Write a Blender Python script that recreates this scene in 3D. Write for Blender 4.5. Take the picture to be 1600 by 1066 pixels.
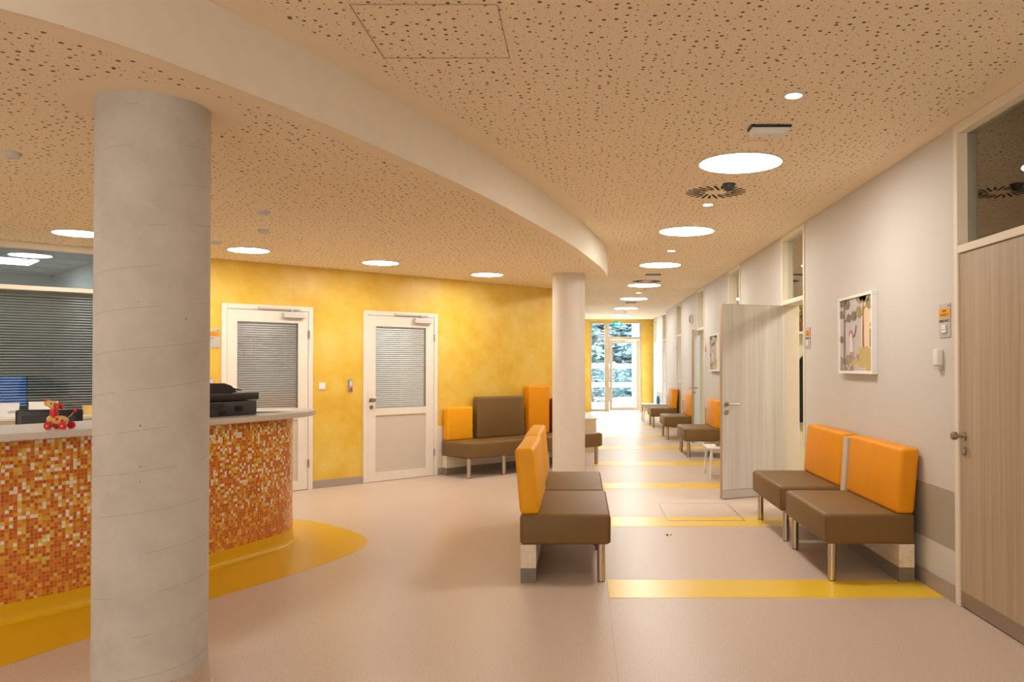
import bpy, bmesh, math, random
from mathutils import Vector, Matrix
random.seed(7)
C = bpy.context.scene
for o in list(bpy.data.objects): bpy.data.objects.remove(o)
PI = math.pi

# ------------------------------------------------------------------ camera
cd = bpy.data.cameras.new('camera'); cam = bpy.data.objects.new('camera', cd)
C.collection.objects.link(cam); C.camera = cam
cam.location = (0, 0, 1.4)
cam.rotation_euler = (PI/2 + .012, 0, 0)
cd.sensor_width = 36; cd.lens = 28.8
cd.shift_x = -.0675; cd.shift_y = .0144
cd.clip_start = .05; cd.clip_end = 200
# ------------------------------------------------------------------ world, exposure
w = bpy.data.worlds.new('sky'); C.world = w; w.use_nodes = True
bg = w.node_tree.nodes['Background']
bg.inputs['Color'].default_value = (.80, .91, 1, 1); bg.inputs['Strength'].default_value = 24.0
C.view_settings.view_transform = 'Standard'; C.view_settings.look = 'None'
C.view_settings.gamma = 1; C.view_settings.use_curve_mapping = False
C.view_settings.exposure = 0.60
WARM = (1, .80, .58)
BIG_LIGHT = 26.0; LOW_LIGHT = 34.0; SPOT = 60.0

# ------------------------------------------------------------------ helpers
def link(o): C.collection.objects.link(o); return o
class MB:
    def __init__(s): s.bm = bmesh.new()
    def merge(s, b, M=None):
        if M is not None: b.transform(M)
        m = bpy.data.meshes.new('t'); b.to_mesh(m); s.bm.from_mesh(m); bpy.data.meshes.remove(m); b.free()
    def box(s, x0, x1, y0, y1, z0, z1, bev=0, seg=2, M=None, mi=0):
        b = bmesh.new(); bmesh.ops.create_cube(b, size=1)
        for v in b.verts:
            v.co = Vector(((x0+x1)/2+v.co.x*(x1-x0), (y0+y1)/2+v.co.y*(y1-y0), (z0+z1)/2+v.co.z*(z1-z0)))
        if bev: bmesh.ops.bevel(b, geom=b.edges[:], offset=bev, segments=seg, profile=.5, affect='EDGES')
        for f in b.faces: f.material_index = mi
        s.merge(b, M); return s
    def cyl(s, p0, p1, r, r2=None, n=24, bev=0, mi=0):
        p0 = Vector(p0); p1 = Vector(p1); d = p1-p0; b = bmesh.new()
        bmesh.ops.create_cone(b, cap_ends=True, segments=n, radius1=r, radius2=r if r2 is None else r2, depth=d.length)
        if bev:
            bmesh.ops.bevel(b, geom=[e for e in b.edges if len(e.link_faces) == 2 and any(len(f.verts) > 4 for f in e.link_faces)], offset=bev, segments=2, affect='EDGES')
        for f in b.faces: f.material_index = mi
        s.merge(b, Matrix.Translation((p0+p1)/2) @ d.to_track_quat('Z', 'Y').to_matrix().to_4x4()); return s
    def ball(s, c, r, sc=(1, 1, 1), M=None, n=16, mi=0):
        b = bmesh.new(); bmesh.ops.create_uvsphere(b, u_segments=n, v_segments=max(6, n*2//3), radius=r)
        for f in b.faces: f.material_index = mi
        T = Matrix.Translation(c) @ (M or Matrix()) @ Matrix.Diagonal((*sc, 1))
        s.merge(b, T); return s
    def prism(s, pts, z0, z1, mi=0, bev=0):
        b = bmesh.new(); lo = [b.verts.new((x, y, z0)) for x, y in pts]
        f = b.faces.new(lo); r = bmesh.ops.extrude_face_region(b, geom=[f])
        for v in r['geom']:
            if isinstance(v, bmesh.types.BMVert): v.co.z = z1
        bmesh.ops.recalc_face_normals(b, faces=b.faces[:])
        if bev:
            bmesh.ops.bevel(b, geom=[e for e in b.edges if abs(e.verts[0].co.z-e.verts[1].co.z) < 1e-6], offset=bev, segments=2, affect='EDGES')
        for f in b.faces: f.material_index = mi
        s.merge(b); return s
    def poly(s, pts3, mi=0):
        f = s.bm.faces.new([s.bm.verts.new(p) for p in pts3]); f.material_index = mi; return s
    def lathe(s, prof, n=32, c=(0, 0, 0), M=None, mi=0):
        b = bmesh.new(); rings = []
        for r, z in prof:
            rings.append([b.verts.new((r*math.cos(2*PI*k/n), r*math.sin(2*PI*k/n), z)) for k in range(n)])
        for a, c2 in zip(rings, rings[1:]):
            for k in range(n): b.faces.new((a[k], a[(k+1) % n], c2[(k+1) % n], c2[k]))
        b.faces.new(rings[0][::-1]); b.faces.new(rings[-1])
        bmesh.ops.remove_doubles(b, verts=b.verts[:], dist=1e-6)
        for f in b.faces: f.material_index = mi
        s.merge(b, Matrix.Translation(c) @ (M or Matrix())); return s
    def build(s, name, mats, parent=None, smooth=False, M=None, loc=None):
        me = bpy.data.meshes.new(name)
        if M is not None: s.bm.transform(M)
        bmesh.ops.recalc_face_normals(s.bm, faces=[f for f in s.bm.faces]) if len(s.bm.faces) > 5 else None
        s.bm.to_mesh(me); s.bm.free()
        for m in (mats if isinstance(mats, (list, tuple)) else [mats]): me.materials.append(m)
        if smooth:
            for p in me.polygons: p.use_smooth = True
            try: me.set_sharp_from_angle(angle=math.radians(38))
            except Exception: pass
        o = bpy.data.objects.new(name, me); link(o)
        if parent: o.parent = parent
        if loc: o.location = loc
        return o
def tag(o, label=None, cat=None, group=None, kind=None):
    if label: o['label'] = label
    if cat: o['category'] = cat
    if group: o['group'] = group
    if kind: o['kind'] = kind
    return o
def struct(o): o['kind'] = 'structure'; return o
def thing(name, label, cat, loc=(0, 0, 0), rz=0, group=None, kind=None):
    o = bpy.data.objects.new(name, None); link(o); o.location = loc; o.rotation_euler = (0, 0, rz)
    o.empty_display_size = .1
    return tag(o, label, cat, group, kind)
def copy_tree(o, parent=None):
    c = o.copy(); link(c)
    if parent: c.parent = parent
    for ch in [x for x in C.collection.objects if x.parent == o]: copy_tree(ch, c)
    return c
def text(s, size, name, mat, parent, M, ext=.0006):
    cu = bpy.data.curves.new('txt', 'FONT'); cu.body = s; cu.size = size; cu.extrude = ext
    cu.align_x = 'CENTER'; cu.align_y = 'CENTER'
    t = bpy.data.objects.new('txt', cu); link(t)
    me = bpy.data.meshes.new_from_object(t.evaluated_get(bpy.context.evaluated_depsgraph_get()))
    bpy.data.objects.remove(t)
    me.transform(M); me.materials.clear(); me.materials.append(mat)
    o = bpy.data.objects.new(name, me); link(o); o.parent = parent; return o
def catmull(P, n=8, closed=False):
    out = []; N = len(P)
    rng = range(N) if closed else range(N-1)
    for i in rng:
        p = [P[(i+k) % N] if closed else P[min(max(i+k, 0), N-1)] for k in (-1, 0, 1, 2)]
        for j in range(n):
            t = j/n
            out.append(tuple(.5*(2*p[1][a]+(p[2][a]-p[0][a])*t+(2*p[0][a]-5*p[1][a]+4*p[2][a]-p[3][a])*t*t+(3*p[1][a]-p[0][a]-3*p[2][a]+p[3][a])*t**3) for a in (0, 1)))
    if not closed: out.append(tuple(P[-1]))
    return out
def offset(P, d, closed=False):
    out = []; N = len(P)
    for i in range(N):
        a = P[(i-1) % N] if closed else P[max(i-1, 0)]; b = P[(i+1) % N] if closed else P[min(i+1, N-1)]
        tx, ty = b[0]-a[0], b[1]-a[1]; L = math.hypot(tx, ty) or 1
        out.append((P[i][0]+ty/L*d, P[i][1]-tx/L*d))      # d>0 : to the right of travel
    return out

# ------------------------------------------------------------------ materials
class N:
    def __init__(s, name, **kw):
        s.m = bpy.data.materials.new(name); s.m.use_nodes = True; s.t = s.m.node_tree
        s.b = s.t.nodes['Principled BSDF']; s.out = s.t.nodes['Material Output']
        for k, v in kw.items(): s.b.inputs[k].default_value = v
    def n(s, ty, **kw):
        x = s.t.nodes.new(ty)
        for k, v in kw.items():
            if k == 'inp':
                for a, b in v.items(): x.inputs[a].default_value = b
            else: setattr(x, k, v)
        return x
    def l(s, a, b): s.t.links.new(a, b)
    def math(s, op, a, b=None, c=None):
        x = s.n('ShaderNodeMath', operation=op)
        for i, v in enumerate((a, b, c)):
            if v is None: continue
            if isinstance(v, (int, float)): x.inputs[i].default_value = v
            else: s.l(v, x.inputs[i])
        return x.outputs[0]
    def mix(s, f, a, b):
        x = s.n('ShaderNodeMix', data_type='RGBA')
        for i, v in ((0, f), (6, a), (7, b)):
            if isinstance(v, (int, float)): x.inputs[i].default_value = v
            elif isinstance(v, tuple): x.inputs[i].default_value = (*v, 1)[:4]
            else: s.l(v, x.inputs[i])
        return x.outputs[2]
    def pos(s):
        return s.n('ShaderNodeTexCoord').outputs['Object']
    def noise(s, scale, detail=3, vec=None, rough=.5):
        x = s.n('ShaderNodeTexNoise', inp={'Scale': scale, 'Detail': detail, 'Roughness': rough})
        s.l(vec or s.pos(), x.inputs['Vector']); return x.outputs['Fac']
    def ramp(s, f, stops, mode='LINEAR'):
        x = s.n('ShaderNodeValToRGB'); x.color_ramp.interpolation = mode; e = x.color_ramp.elements
        while len(e) < len(stops): e.new(.5)
        for k, (p, c) in enumerate(stops): e[k].position = p; e[k].color = (*c, 1)[:4]
        s.l(f, x.inputs[0]); return x.outputs[0]
    def bump(s, h, st=.2, dist=.002):
        x = s.n('ShaderNodeBump', inp={'Strength': st, 'Distance': dist}); s.l(h, x.inputs['Height']); s.l(x.outputs[0], s.b.inputs['Normal'])
    def base(s, c): s.l(c, s.b.inputs['Base Color']); return s
def plain(name, col, rough=.5, metal=0, var=.04, **kw):
    q = N(name, Roughness=rough, Metallic=metal, **kw)
    f = q.noise(14, 4)
    a = tuple(c*(1-var) for c in col); b = tuple(min(1, c*(1+var)) for c in col)
    q.base(q.mix(f, a, b)); return q.m
def wood(name, c1, c2, axis='X', rough=.45, scale=1):
    q = N(name, Roughness=rough)
    mp = q.n('ShaderNodeMapping'); q.l(q.pos(), mp.inputs[0])
    sc = {'X': (38, 38, 1.0), 'H': (1.2, 38, 38), 'Y': (38, 1.2, 38)}[axis]
    mp.inputs['Scale'].default_value = tuple(v*scale for v in sc)
    f = q.noise(1, 4, mp.outputs[0]); 
    mp2 = q.n('ShaderNodeMapping'); q.l(q.pos(), mp2.inputs[0])
    mp2.inputs['Scale'].default_value = tuple(v*scale*.22 for v in sc)
    f2 = q.noise(1, 1, mp2.outputs[0])
    f3 = q.math('ADD', q.math('MULTIPLY', f, .6), q.math('MULTIPLY', f2, .5))
    q.base(q.ramp(f3, [(.35, c1), (.75, c2)])); return q.m
def emis(name, col, st):
    m = bpy.data.materials.new(name); m.use_nodes = True; t = m.node_tree; t.nodes.clear()
    e = t.nodes.new('ShaderNodeEmission'); o = t.nodes.new('ShaderNodeOutputMaterial')
    e.inputs[0].default_value = (*col, 1); e.inputs[1].default_value = st; t.links.new(e.outputs[0], o.inputs[0]); return m
def glassm(name, tint=(.97, .975, .965), ior=1.5, k=1.6):
    m = bpy.data.materials.new(name); m.use_nodes = True; t = m.node_tree; t.nodes.clear()
    o = t.nodes.new('ShaderNodeOutputMaterial'); mx = t.nodes.new('ShaderNodeMixShader')
    tr = t.nodes.new('ShaderNodeBsdfTransparent'); gl = t.nodes.new('ShaderNodeBsdfGlossy'); fr = t.nodes.new('ShaderNodeFresnel')
    mu = t.nodes.new('ShaderNodeMath'); mu.operation = 'MULTIPLY'; mu.inputs[1].default_value = k; mu.use_clamp = True
    tr.inputs[0].default_value = (*tint, 1); gl.inputs['Roughness'].default_value = .02; fr.inputs[0].default_value = ior
    gl.inputs[0].default_value = (.94, .95, .94, 1)
    L = t.links.new; L(fr.outputs[0], mu.inputs[0]); L(mu.outputs[0], mx.inputs[0]); L(tr.outputs[0], mx.inputs[1]); L(gl.outputs[0], mx.inputs[2]); L(mx.outputs[0], o.inputs[0])
    return m

# painted corridor wall: cream white with a grey beige protective band
q = N('wall_paint', Roughness=.6)
sp = q.n('ShaderNodeSeparateXYZ'); q.l(q.pos(), sp.inputs[0]); z = sp.outputs[2]
band = q.math('MULTIPLY', q.math('GREATER_THAN', z, .30), q.math('LESS_THAN', z, .65))
f = q.noise(3, 4)
q.base(q.mix(band, q.mix(f, (.61, .575, .53), (.635, .605, .56)), (.38, .335, .265)))
M_wall = q.m
M_plain = plain('plain_plaster', (.78, .74, .69), .7)
M_office = plain('office_plaster', (.70, .73, .74), .7)
M_cream = plain('cream_wainscot', (.80, .74, .66), .5)
M_roomy = plain('room_yellow_plaster', (.80, .73, .50), .6)
# yellow marbled plaster
q = N('yellow_stucco', Roughness=.35)
f = q.noise(1.6, 6, rough=.62); g = q.noise(5, 5, rough=.6)
ff = q.math('ADD', q.math('MULTIPLY', f, .65), q.math('MULTIPLY', g, .35))
q.base(q.ramp(ff, [(.30, (.66, .37, .03)), (.47, (.76, .49, .06)), (.58, (.79, .56, .12)), (.72, (.84, .65, .26))]))
q.l(q.math('ADD', q.math('MULTIPLY', g, .4), .2), q.b.inputs['Roughness'])
q.bump(g, .25, .004)
M_yellow = q.m
# vinyl floor
q = N('vinyl_floor', Roughness=.36); q.b.inputs['Specular IOR Level'].default_value = .4
f = q.noise(120, 3, rough=.7); g = q.noise(.8, 2)
c = q.ramp(f, [(.30, (.45, .345, .27)), (.5, (.58, .455, .365)), (.70, (.67, .54, .45))])
sp = q.n('ShaderNodeSeparateXYZ'); q.l(q.pos(), sp.inputs[0])
seam = q.math('LESS_THAN', q.math('ABSOLUTE', q.math('SUBTRACT', sp.outputs[0], .165)), .003)
c = q.mix(q.math('MULTIPLY', seam, .35), c, (.35, .27, .22))
q.base(c); M_floor = q.m
def vinyl(name, a, b, r=.28):
    q = N(name, Roughness=r); f = q.noise(220, 2, rough=.7); q.base(q.mix(f, a, b)); return q.m
M_stripe = vinyl('yellow_vinyl', (.84, .53, .03), (.90, .60, .05))
M_zone = vinyl('golden_vinyl', (.66, .37, .008), (.74, .44, .012), .3); M_zone.node_tree.nodes['Principled BSDF'].inputs['Specular IOR Level'].default_value = .25
M_base = vinyl('grey_skirting_vinyl', (.36, .30, .25), (.42, .36, .31), .4)
M_seamdark = plain('dark_joint', (.16, .12, .09), .6)
# perforated ceiling boards
def perforated(name, discs):
    q = N(name, Roughness=.8)
    vo = q.n('ShaderNodeTexVoronoi', voronoi_dimensions='2D', feature='F1', inp={'Scale': 19.5, 'Randomness': .85}); q.l(q.pos(), vo.inputs['Vector'])
    sc = q.n('ShaderNodeSeparateColor'); q.l(vo.outputs['Color'], sc.inputs[0])
    r = q.math('ADD', .04, q.math('MULTIPLY', q.math('POWER', sc.outputs[0], 1.15), .145))
    d = q.math('LESS_THAN', vo.outputs['Distance'], r)
    v2 = q.n('ShaderNodeTexVoronoi', voronoi_dimensions='2D', feature='F1', inp={'Scale': 31.0, 'Randomness': .9}); q.l(q.pos(), v2.inputs['Vector'])
    d2 = q.math('LESS_THAN', v2.outputs['Distance'], .06)
    d = q.math('MAXIMUM', d, d2)
    for (x, y, rr) in discs:
        vm = q.n('ShaderNodeVectorMath', operation='DISTANCE'); q.l(q.pos(), vm.inputs[0]); vm.inputs[1].default_value = (x, y, 0)
        sp = q.n('ShaderNodeSeparateXYZ'); q.l(q.pos(), sp.inputs[0])
        cb = q.n('ShaderNodeCombineXYZ'); q.l(sp.outputs[0], cb.inputs[0]); q.l(sp.outputs[1], cb.inputs[1]); q.l(cb.outputs[0], vm.inputs[0])
        d = q.math('MULTIPLY', d, q.math('GREATER_THAN', vm.outputs['Value'], rr))
    q.base(q.mix(d, (.93, .79, .58), (.17, .10, .045))); return q.m
M_ceil = plain('ceiling_paint', (.93, .79, .58), .8)
M_fascia = plain('fascia_paint', (.88, .81, .69), .7)
# concrete with spiral formwork marks
q = N('concrete', Roughness=.75)
P = q.pos(); sp = q.n('ShaderNodeSeparateXYZ'); q.l(P, sp.inputs[0])
ang = q.math('DIVIDE', q.math('ARCTAN2', sp.outputs[1], sp.outputs[0]), 2*PI)
u = q.math('SUBTRACT', q.math('DIVIDE', sp.outputs[2], .167), ang)
fr = q.math('FRACT', u); line = q.math('LESS_THAN', fr, .018)
brk = q.math('GREATER_THAN', q.noise(4, 2), .47); line = q.math('MULTIPLY', line, brk)
f = q.noise(3.0, 6, rough=.65); g = q.noise(45, 4, rough=.7)
c = q.ramp(f, [(.3, (.50, .455, .40)), (.5, (.59, .54, .48)), (.7, (.66, .61, .55))])
c = q.mix(q.math('MULTIPLY', g, .25), c, (.42, .39, .35))
c = q.mix(q.math('MULTIPLY', line, .38), c, (.24, .20, .17))
vo = q.n('ShaderNodeTexVoronoi', inp={'Scale': 15.0, 'Randomness': 1.0}); q.l(P, vo.inputs['Vector'])
sc = q.n('ShaderNodeSeparateColor'); q.l(vo.outputs['Color'], sc.inputs[0])
pit = q.math('LESS_THAN', vo.outputs['Distance'], q.math('MULTIPLY', q.math('POWER', sc.outputs[0], 3), .075))
c = q.mix(q.math('MULTIPLY', pit, .75), c, (.16, .12, .10))
q.base(c); q.bump(g, .3, .002); M_conc = q.m
M_concsm = plain('painted_column', (.72, .65, .57), .6)
# mosaic (uses the UV map: metres along the desk, metres up)
q = N('mosaic_tiles', Roughness=.18)
uv = q.n('ShaderNodeUVMap', uv_map='UVMap').outputs[0]
vm = q.n('ShaderNodeVectorMath', operation='SCALE'); q.l(uv, vm.inputs[0]); vm.inputs['Scale'].default_value = 1/.0205
fl = q.n('ShaderNodeVectorMath', operation='FLOOR'); q.l(vm.outputs[0], fl.inputs[0])
fc = q.n('ShaderNodeVectorMath', operation='FRACTION'); q.l(vm.outputs[0], fc.inputs[0])
wn = q.n('ShaderNodeTexWhiteNoise', noise_dimensions='2D'); q.l(fl.outputs[0], wn.inputs['Vector'])
sp = q.n('ShaderNodeSeparateXYZ'); q.l(fl.outputs[0], sp.inputs[0])
h = q.math('MULTIPLY', sp.outputs[1], .0205)
# fewer pale tiles low down
hb = q.n('ShaderNodeMapRange', inp={'From Min': .1, 'From Max': .62, 'To Min': .72, 'To Max': 1.0}); q.l(h, hb.inputs[0])
val = q.math('MULTIPLY', wn.outputs['Value'], hb.outputs[0])
c = q.ramp(val, [(0, (.52, .11, .006)), (.24, (.62, .16, .012)), (.42, (.68, .23, .025)), (.56, (.74, .38, .02)), (.68, (.76, .55, .09)), (.82, (.90, .84, .70))], 'CONSTANT')
s2 = q.n('ShaderNodeSeparateXYZ'); q.l(fc.outputs[0], s2.inputs[0])
gx = q.math('GREATER_THAN', q.math('ABSOLUTE', q.math('SUBTRACT', s2.outputs[0], .5)), .455)
gy = q.math('GREATER_THAN', q.math('ABSOLUTE', q.math('SUBTRACT', s2.outputs[1], .5)), .455)
gr = q.math('MAXIMUM', gx, gy)
q.base(q.mix(gr, c, (.66, .34, .14))); q.l(q.math('ADD', q.math('MULTIPLY', gr, .5), .2), q.b.inputs['Roughness'])
q.bump(q.math('SUBTRACT', 1.0, gr), .3, .001)
M_mosaic = q.m

M_top = plain('solid_surface_top', (.66, .60, .54), .3)
M_frame = plain('cream_frame', (.78, .69, .56), .45)
M_leafc = plain('cream_door', (.82, .75, .66), .45)
M_panel = plain('beige_panel', (.62, .55, .47), .5)
M_woodd = wood('oak_laminate', (.36, .27, .175), (.49, .39, .28)); M_woodg = wood('grey_laminate', (.50, .45, .41), (.66, .62, .58), scale=.8)
M_woodl = wood('birch_wood', (.66, .54, .38), (.80, .70, .55), 'H')
M_woodv = wood('birch_upright', (.55, .43, .29), (.70, .58, .43), 'X')
M_kick = plain('kick_plate_metal', (.34, .27, .20), .38, .6)
M_kick2 = plain('bright_kick_plate_metal', (.60, .60, .62), .3, .8)
M_plinth = plain('grey_brown_plinth', (.20, .165, .125), .5)
M_steel = plain('brushed_steel', (.55, .47, .38), .28, 1)
M_nickel = plain('satin_nickel', (.42, .37, .31), .3, 1)
def leather(name, col):
    q = N(name, Roughness=.5); q.b.inputs['Specular IOR Level'].default_value = .3; g = q.noise(420, 3, rough=.7); f = q.noise(6, 3)
    q.base(q.mix(f, tuple(c*.93 for c in col), tuple(min(1, c*1.07) for c in col))); q.bump(g, .12, .001); return q.m
M_brown = leather('taupe_leatherette', (.19, .108, .036))
M_orange = leather('orange_leatherette', (.80, .30, .002))
M_orangel = leather('amber_leatherette', (.84, .365, .004))
M_redl = leather('dark_red_leatherette', (.30, .035, .02))
M_white = plain('white_plastic', (.80, .78, .75), .4)
M_lgrey = plain('light_grey_plastic', (.62, .60, .58), .45)
M_grey = plain('grey_plastic', (.30, .29, .29), .5)
M_black = plain('black_plastic', (.012, .012, .014), .35)
M_black2 = plain('dark_grey_plastic', (.03, .03, .033), .4)
M_blackc = plain('black_cloth', (.01, .01, .012), .9)
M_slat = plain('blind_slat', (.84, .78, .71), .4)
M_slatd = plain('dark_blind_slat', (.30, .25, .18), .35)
M_paper = plain('white_paper', (.85, .84, .82), .7)
M_signo = plain('orange_sign_plate', (.82, .36, .01), .5)
M_signg = plain('grey_sign_plate', (.50, .47, .46), .4)
M_ink = plain('dark_print', (.05, .04, .05), .6)
M_inko = plain('brown_print', (.30, .12, .01), .6)
M_red = plain('toy_red', (.60, .02, .02), .3)
M_toy = plain('toy_tan', (.70, .40, .13), .4)
M_hole = plain('vent_slot_dark', (.015, .01, .008), .9)
M_alu = plain('beige_aluminium', (.55, .45, .34), .4, .3)
M_glass = glassm('clear_glass')
M_glass2 = glassm('transom_glass', (.78, .80, .70), 1.5, 2.4)
M_glass3 = glassm('office_glass', (.80, .83, .80), 1.5, 1.6)
M_big = emis('lamp_diffuser', (1, .945, .87), BIG_LIGHT)
M_low = emis('small_lamp_diffuser', (1, .93, .83), LOW_LIGHT)
M_dim = emis('added_lamp_diffuser', (1, .945, .87), 9)  # dimmer glow for the unseen lights added behind the camera
M_spot = emis('spot_lens', (1, .93, .85), SPOT)
M_offl = emis('office_panel_diffuser', (.88, .95, 1), 7)
M_blue = emis('screen_blue', (.08, .25, .75), 1.5)
M_green = emis('exit_green', (.0, .42, .22), 1.0)
M_exw = emis('exit_white', (.9, 1, .95), 1.3)

# ------------------------------------------------------------------ layout constants
RX = 2.21                 # right wall plane
HI, LO = 2.82, 2.52       # ceilings
FY = 25.2                 # far wall
A = math.radians(44); WP = Vector((-3.88, 8.51, 0)); T = Vector((math.cos(A), math.sin(A), 0)); NN = Vector((-math.sin(A), math.cos(A), 0))
def W(s, d=0, z=0): return WP + T*s + NN*d + Vector((0, 0, z))
S_END = 5.42
corner = W(S_END)          # where the yellow wall meets the corridor
# ------------------------------------------------------------------ floor
m = MB(); m.box(-11, 6, -4.2, 40, -.2, 0)
struct(m.build('floor', M_floor))
k = 0
def trim(mb, mat, **kw):
    global k; k += 1
    return struct(mb.build('trim_%d' % k, mat, **kw))
stripes = [(7.14, 7.58), (9.36, 9.79), (11.5, 11.95), (13.7, 14.2), (15.95, 16.4), (18.2, 18.6)]
m = MB(); m.prism([(.17, 4.95), (2.19, 4.95), (2.19, 5.365), (.17, 5.365)], .0, .0015); trim(m, M_stripe)
for a, b in stripes:
    m = MB(); m.prism([(.17, a), (2.19, a), (2.19, b), (.17, b)], .0, .0015); trim(m, M_stripe)
zone = catmull([(-2.7, 3.80), (-2.53, 4.22), (-2.225, 4.91), (-1.93, 5.51), (-1.74, 6.03), (-1.68, 6.40), (-1.80, 6.76), (-2.18, 7.18), (-2.66, 7.50), (-3.2, 7.40)], 8) + [(-4.2, 6.3), (-5.9, 4.6), (-5.6, 1.9), (-3.5, 2.8)]
m = MB(); m.prism(zone, 0, .0015); trim(m, M_zone)
# floor hatch with a metal joint
h = thing('floor_hatch', 'rectangular flush floor hatch crossing the second yellow stripe', 'floor hatch', (1.13, 7.86, .002))
m = MB()
hx, hy, t = .344, .46, .005
for b in ((-hx, hx, -hy-t, -hy+t), (-hx, hx, hy-t, hy+t), (-hx-t, -hx+t, -hy, hy), (hx-t, hx+t, -hy, hy)): m.box(*b, 0, .0015)
m.build('joint_frame', M_nickel, h)
m = MB(); m.box(-hx+t, hx-t, -.28, hy-t, 0, .0006); m.build('cover', M_floor, h)
m = MB(); m.box(-hx+t, hx-t, -hy+t, -.28, 0, .0006); tag(m.build('cover_stripe', M_stripe, h), 'yellow strip of the hatch cover')
m = MB(); m.ball((0, 0, .006), .012, (.6, 1.7, .5)); m.ball((.03, .01, .003), .005)
tag(m.build('floor_litter', M_hole, loc=(.71, 6.76, .001)), 'tiny dark scrap lying on the beige floor between the benches', 'litter')

# ------------------------------------------------------------------ soffit curve
curve = catmull([(-9, 1.0), (-6.0, 1.2), (-4.2, 1.45), (-3.0, 1.8), (-2.3, 2.16), (-1.82, 2.56), (-1.61, 2.85), (-1.41, 3.26), (-1.15, 3.88), (-.79, 4.93), (-.567, 5.67), (-.28, 6.78), (-.091, 7.59), (.02, 8.15), (.23, 9.35), (.315, 10.1), (.327, 10.42), (.26, 10.54), (.10, 10.57), (.035, 10.7), (.02, 11.2), (.02, corner.y)], 6)
COL1 = (-1.853, 3.545, .225); COL2 = (-.152, 10.0, .199)
M_perf = perforated('perforated_ceiling', [])
M_perflo = perforated('perforated_low_ceiling', [(COL1[0], COL1[1], .36), (COL2[0], COL2[1], .34)])
m = MB()
m.poly([(-11, -4.2, HI), (RX, -4.2, HI), (RX, FY, HI), (-11, FY, HI)], 0)
strip = offset(curve, .16)
for a, b, c2, d in zip(curve, curve[1:], strip[1:], strip):
    if a[1] > 10.45: break
    m.poly([(a[0], a[1], HI-.001), (b[0], b[1], HI-.001), (c2[0], c2[1], HI-.001), (d[0], d[1], HI-.001)], 1)
m.poly([(RX-.13, -4.2, HI-.001), (RX, -4.2, HI-.001), (RX, FY, HI-.001), (RX-.13, FY, HI-.001)], 1)
m.box(-11, 6, -4.2, FY, HI+.06, HI+.1, mi=1)
struct(m.build('ceiling', [M_perf, M_ceil]))
# lowered ceiling
m = MB()
far_l = W(-7.2)
low = [(p[0], p[1], LO) for p in curve] + [(W(0).x, W(0).y, LO), (far_l.x, far_l.y, LO)]
m.poly(low, 0)
strip = offset(curve, -.10)
cl = [p for p in curve if p[1] < 10.45]
for a, b, c2, d in zip(curve, curve[1:], strip[1:], strip):
    if a[1] > 10.4: break
    m.poly([(a[0], a[1], LO-.001), (b[0], b[1], LO-.001), (c2[0], c2[1], LO-.001), (d[0], d[1], LO-.001)], 1)
low_c = m.build('ceiling_lowered', [M_perflo, M_ceil]); struct(low_c)
m = MB()
inner = offset(curve, -.03)
for a, b in zip(curve, curve[1:]): m.poly([(a[0], a[1], LO), (b[0], b[1], LO), (b[0], b[1], HI), (a[0], a[1], HI)])
bmesh.ops.remove_doubles(m.bm, verts=m.bm.verts[:], dist=1e-5)
trim(m, M_fascia, smooth=True)
# access panel joints in the ceiling
h = thing('ceiling_hatch', 'flush access panel outlined in the perforated ceiling at the top', 'ceiling hatch', (-.62, 3.48, HI-.003))
m = MB(); hx, hy, t = .29, .28, .0018
for b in ((-hx, hx, -hy-t, -hy+t), (-hx, hx, hy-t, hy+t), (-hx-t, -hx+t, -hy, hy), (hx-t, hx+t, -hy, hy)): m.box(*b, 0, .002)
m.build('joint', plain('joint_tan', (.50, .36, .24), .8), h)

# ------------------------------------------------------------------ outer shell
m = MB(); m.box(-11, RX+.16, -4.4, -4.2, 0, HI+.05); struct(m.build('wall_back', M_plain))
m = MB(); m.box(-9.2, -9.0, -4.2, 3.6, 0, HI); struct(m.build('wall_left', M_plain))
# diagonal yellow wall, in its own frame
D1 = (.134, 1.15); D2 = (1.784, 2.833); DH = 2.06; G1 = -.62
m = MB(); TH = .16
for s0, s1, z0, z1 in ((G1, D1[0], 0, LO), (D1[0], D1[1], DH, LO), (D1[1], D2[0], 0, LO), (D2[0], D2[1], DH, LO), (D2[1], S_END, .63, LO)):
    m.box(s0, s1, 0, TH, z0, z1)
m.box(D2[1], S_END, 0, TH, 0, .63, mi=1)
o = struct(m.build('wall_yellow', [M_yellow, M_cream])); o.location = WP; o.rotation_euler = (0, 0, A)
m = MB()
for s0, s1 in ((G1, D1[0]), (D1[1], D2[0]), (D2[1], S_END)): m.box(s0, s1, -.012, 0, 0, .09)
o = struct(m.build('baseboard_yellow', M_base)); o.location = WP; o.rotation_euler = (0, 0, A)
# left wall of the corridor and the far wall
m = MB(); m.box(-.14, .02, corner.y, FY, 0, HI); struct(m.build('wall_corridor_left', M_wall))
m = MB(); m.box(.02, .03, corner.y+.02, FY, 0, .1); struct(m.build('baseboard_left', M_base))
m = MB()
m.box(.02, .276, FY, FY+.2, 0, HI); m.box(1.87, RX+.16, FY, FY+.2, 0, HI); m.box(.276, 1.87, FY, FY+.2, 2.75, HI)
struct(m.build('wall_far', M_yellow))
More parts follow.
